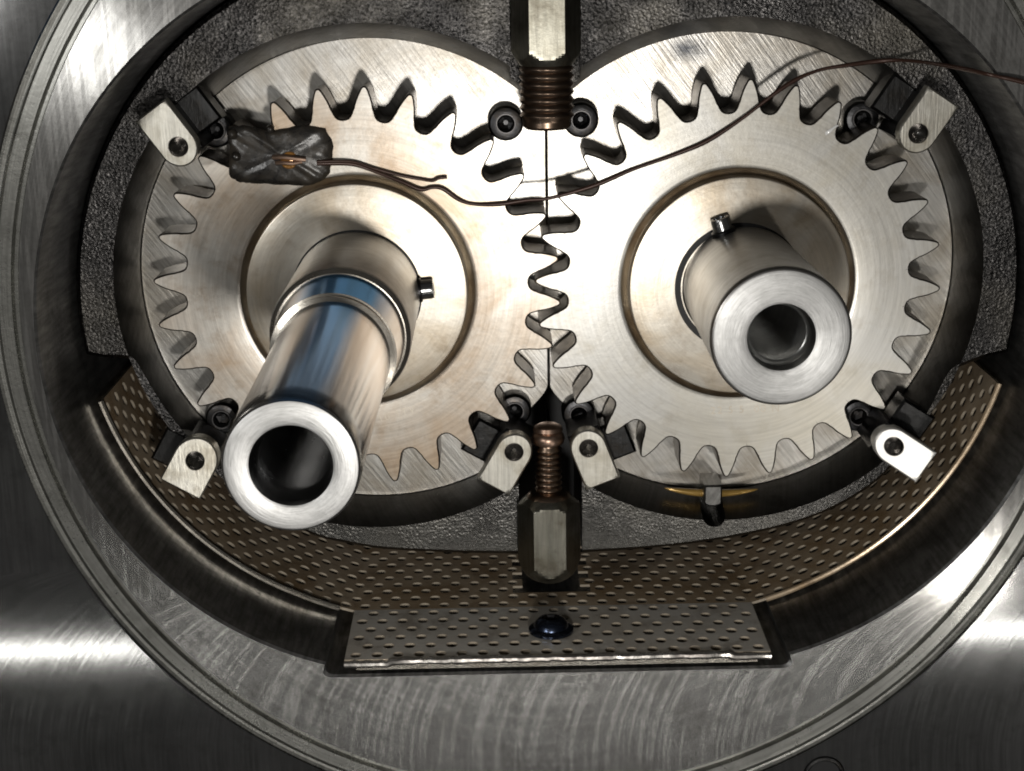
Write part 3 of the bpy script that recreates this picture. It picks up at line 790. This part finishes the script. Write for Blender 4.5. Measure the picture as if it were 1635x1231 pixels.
simple('lit_hole_edge', (0.74, 0.64, 0.50), 0.2, 0.3, 0.75, 0.012)  # pale hole walls, the flash-lit crescents are put into their colour
for nm_ in ('mesh_steel', 'tab_steel'): M[nm_].node_tree.nodes['Principled BSDF'].inputs['Metallic'].default_value = 0.35
build_strainer()
def build_tab_screw():
    t = empty('tab_screw', (55, -380, 100)); tag(t, 'dark blue black screw head in the middle of the perforated strainer tab', 'screw')
    mesh('screw_head', *lathe([(36, 0), (36, 4), (31, 7), (28, 8), (26, 14), (20, 20), (13, 22)], 40, axis='y'), 'blued_screw', t)
    mesh('hex_socket', *lathe([(13, 22), (10.5, 19), (10, 10), (0.5, 8)], 6, axis='y'), 'black_oxide', t, sharp=10)
metal('blued_screw', (0.07, 0.09, 0.14), (0.03, 0.035, 0.05), 0.25, 'linx', 0.6, 0.03, 0.0, 0.1, 0.1, 24.0)
build_tab_screw()

# ------------------------------------------------------------------ resin patch, sensor and wires on the left gear
simple('amber', (0.50, 0.24, 0.06), 0.2, 0.12, 0.6, 0.06)
def build_resin():
    t = empty('resin_patch', (-348, 375, 0)); tag(t, 'lumpy dark resin patch potted over the top of the left gear', 'resin patch')
    poly = [(-423, 419), (-427, 400), (-424, 380), (-429, 360), (-428, 341), (-412, 333), (-394, 331), (-350, 328), (-306, 326), (-286, 333), (-274, 346), (-268, 368), (-266, 391), (-278, 413), (-310, 420), (-340, 414), (-365, 411), (-395, 420)]
    c = Vector((-348, 375)); rng = random.Random(5); n = 72
    per = [Vector((x, y)) - c for x, y in poly]; L = len(per); edge = []
    for i in range(n):
        q = i * L / n; a = int(q) % L; u = q - int(q); p = per[a].lerp(per[(a + 1) % L], u); edge.append(p)
    loops = []
    for k, (s, h) in enumerate(((1.0, 0.3), (0.985, 2.5), (0.95, 5), (0.90, 7.5), (0.80, 9.5), (0.66, 10.5), (0.46, 11.5), (0.24, 12), (0.02, 12))):
        amp = 0.0 if k == 0 else 1.5
        j_ = [1 + (rng.uniform(-0.015, 0.015) if k < 3 else 0.0) for _ in edge]
        loops.append([(p.x * s * j_[i_], p.y * s * j_[i_], h + amp * (math.sin(p.x * s * 0.11 + 1.3) * math.cos(p.y * s * 0.16) + 0.6 * math.sin(p.x * s * 0.23 + p.y * s * 0.31))) for i_, p in enumerate(edge)])
    v, f = rings(loops, True, False, True)
    mesh('resin', v, f, 'resin', t, sharp=60)
    mesh('amber_window', *lathe([(14, 10.5), (12, 13.5), (7, 15), (0.3, 15.5)], 24), 'amber', t, (14, -8, 0))
    mesh('sensor_lead', *tube(spline([(-10, -3, 14), (5, -2, 17), (22, -4, 17), (40, -7, 15)], 4), 4.2, 8), 'copper', t)
    mesh('sensor_lead', *tube(spline([(-6, -12, 14), (6, -11, 16.5), (20, -12, 16), (34, -10, 14)], 4), 3.4, 8), 'copper', t)
    for (x, y, r) in ((-70, 33, 8), (-66, -1, 7), (-12, 40, 6)):
        mesh('resin_drip', *lathe([(r, 4), (r * 1.05, 10), (r * 0.8, 15), (r * 0.4, 18), (0.3, 18.6)], 20), 'resin', t, (x, y, 0))
build_resin()
def build_wires():
    w = [(-292, 361), (-240, 359), (-203, 346), (-165, 331), (-135, 318), (-117, 321), (-100, 318), (-75, 300), (-51, 293), (-12, 293), (27, 298), (65, 301), (133, 319), (190, 342), (253, 363), (305, 384), (357, 417), (399, 449), (436, 473), (473, 487)]
    zs = [12, 7, 6, 7, 8, 9, 8, 6, 5, 6, 6, 6, 6, 6, 6, 7, 8, 8, 6, 3]
    pts = [(x, y, z) for (x, y), z in zip(w, zs)] + [(513, 493, 0), (575, 499, -4), (612, 500, 36), (642, 498, 130), (664, 494, 197), (685, 489, 203), (712, 483, 205), (790, 462, 206)]
    o0 = pts[0]; rel = [(x - o0[0], y - o0[1], z - o0[2]) for x, y, z in pts]
    sp = spline(rel, 6)
    o = mesh('lead_wire', *tube(sp, [3.1 + 0.5 * math.sin(i * 0.37) for i in range(len(sp))], 8), 'wire_varnish', None, o0, sharp=80)
    tag(o, 'long brown lead wire from the resin patch across both gears to the right', 'wire', 'sensor wires')
    w = [(-292, 364), (-240, 363), (-203, 351), (-165, 340), (-136, 334), (-117, 331), (-107, 335), (-94, 336)]
    o0 = (w[0][0], w[0][1], 12); rel = [(x - o0[0], y - o0[1], (0, -3, -2, -4, -5, -4, -2, -3)[i]) for i, (x, y) in enumerate(w)]
    o = mesh('lead_wire', *tube(spline(rel, 6), 2.3, 8), 'wire_varnish', None, o0, sharp=80)
    tag(o, 'short broken wire strand ending loose above the left hub', 'wire', 'sensor wires')
build_wires()

# ------------------------------------------------------------------ amber oil bead under the right gear
def build_oil():
    a0, a1 = math.radians(-104), math.radians(-80); R = 376.0; c = PC[1]; path = []; rad = []
    o0 = (c[0] - 5, c[1] - R, -60)
    for i in range(25):
        a = a0 + (a1 - a0) * i / 24; path.append((c[0] + R * math.cos(a) - o0[0], c[1] + R * math.sin(a) - o0[1] + 2, 0)); rad.append(0.6 + 6.0 * math.sin(PI * i / 24) ** 0.7)
    o = mesh('oil_bead', *tube(path, rad, 12), 'oil_amber', None, o0, sharp=80)
    tag(o, 'amber bead of oil along the pocket edge under the right gear', 'oil')
build_oil()
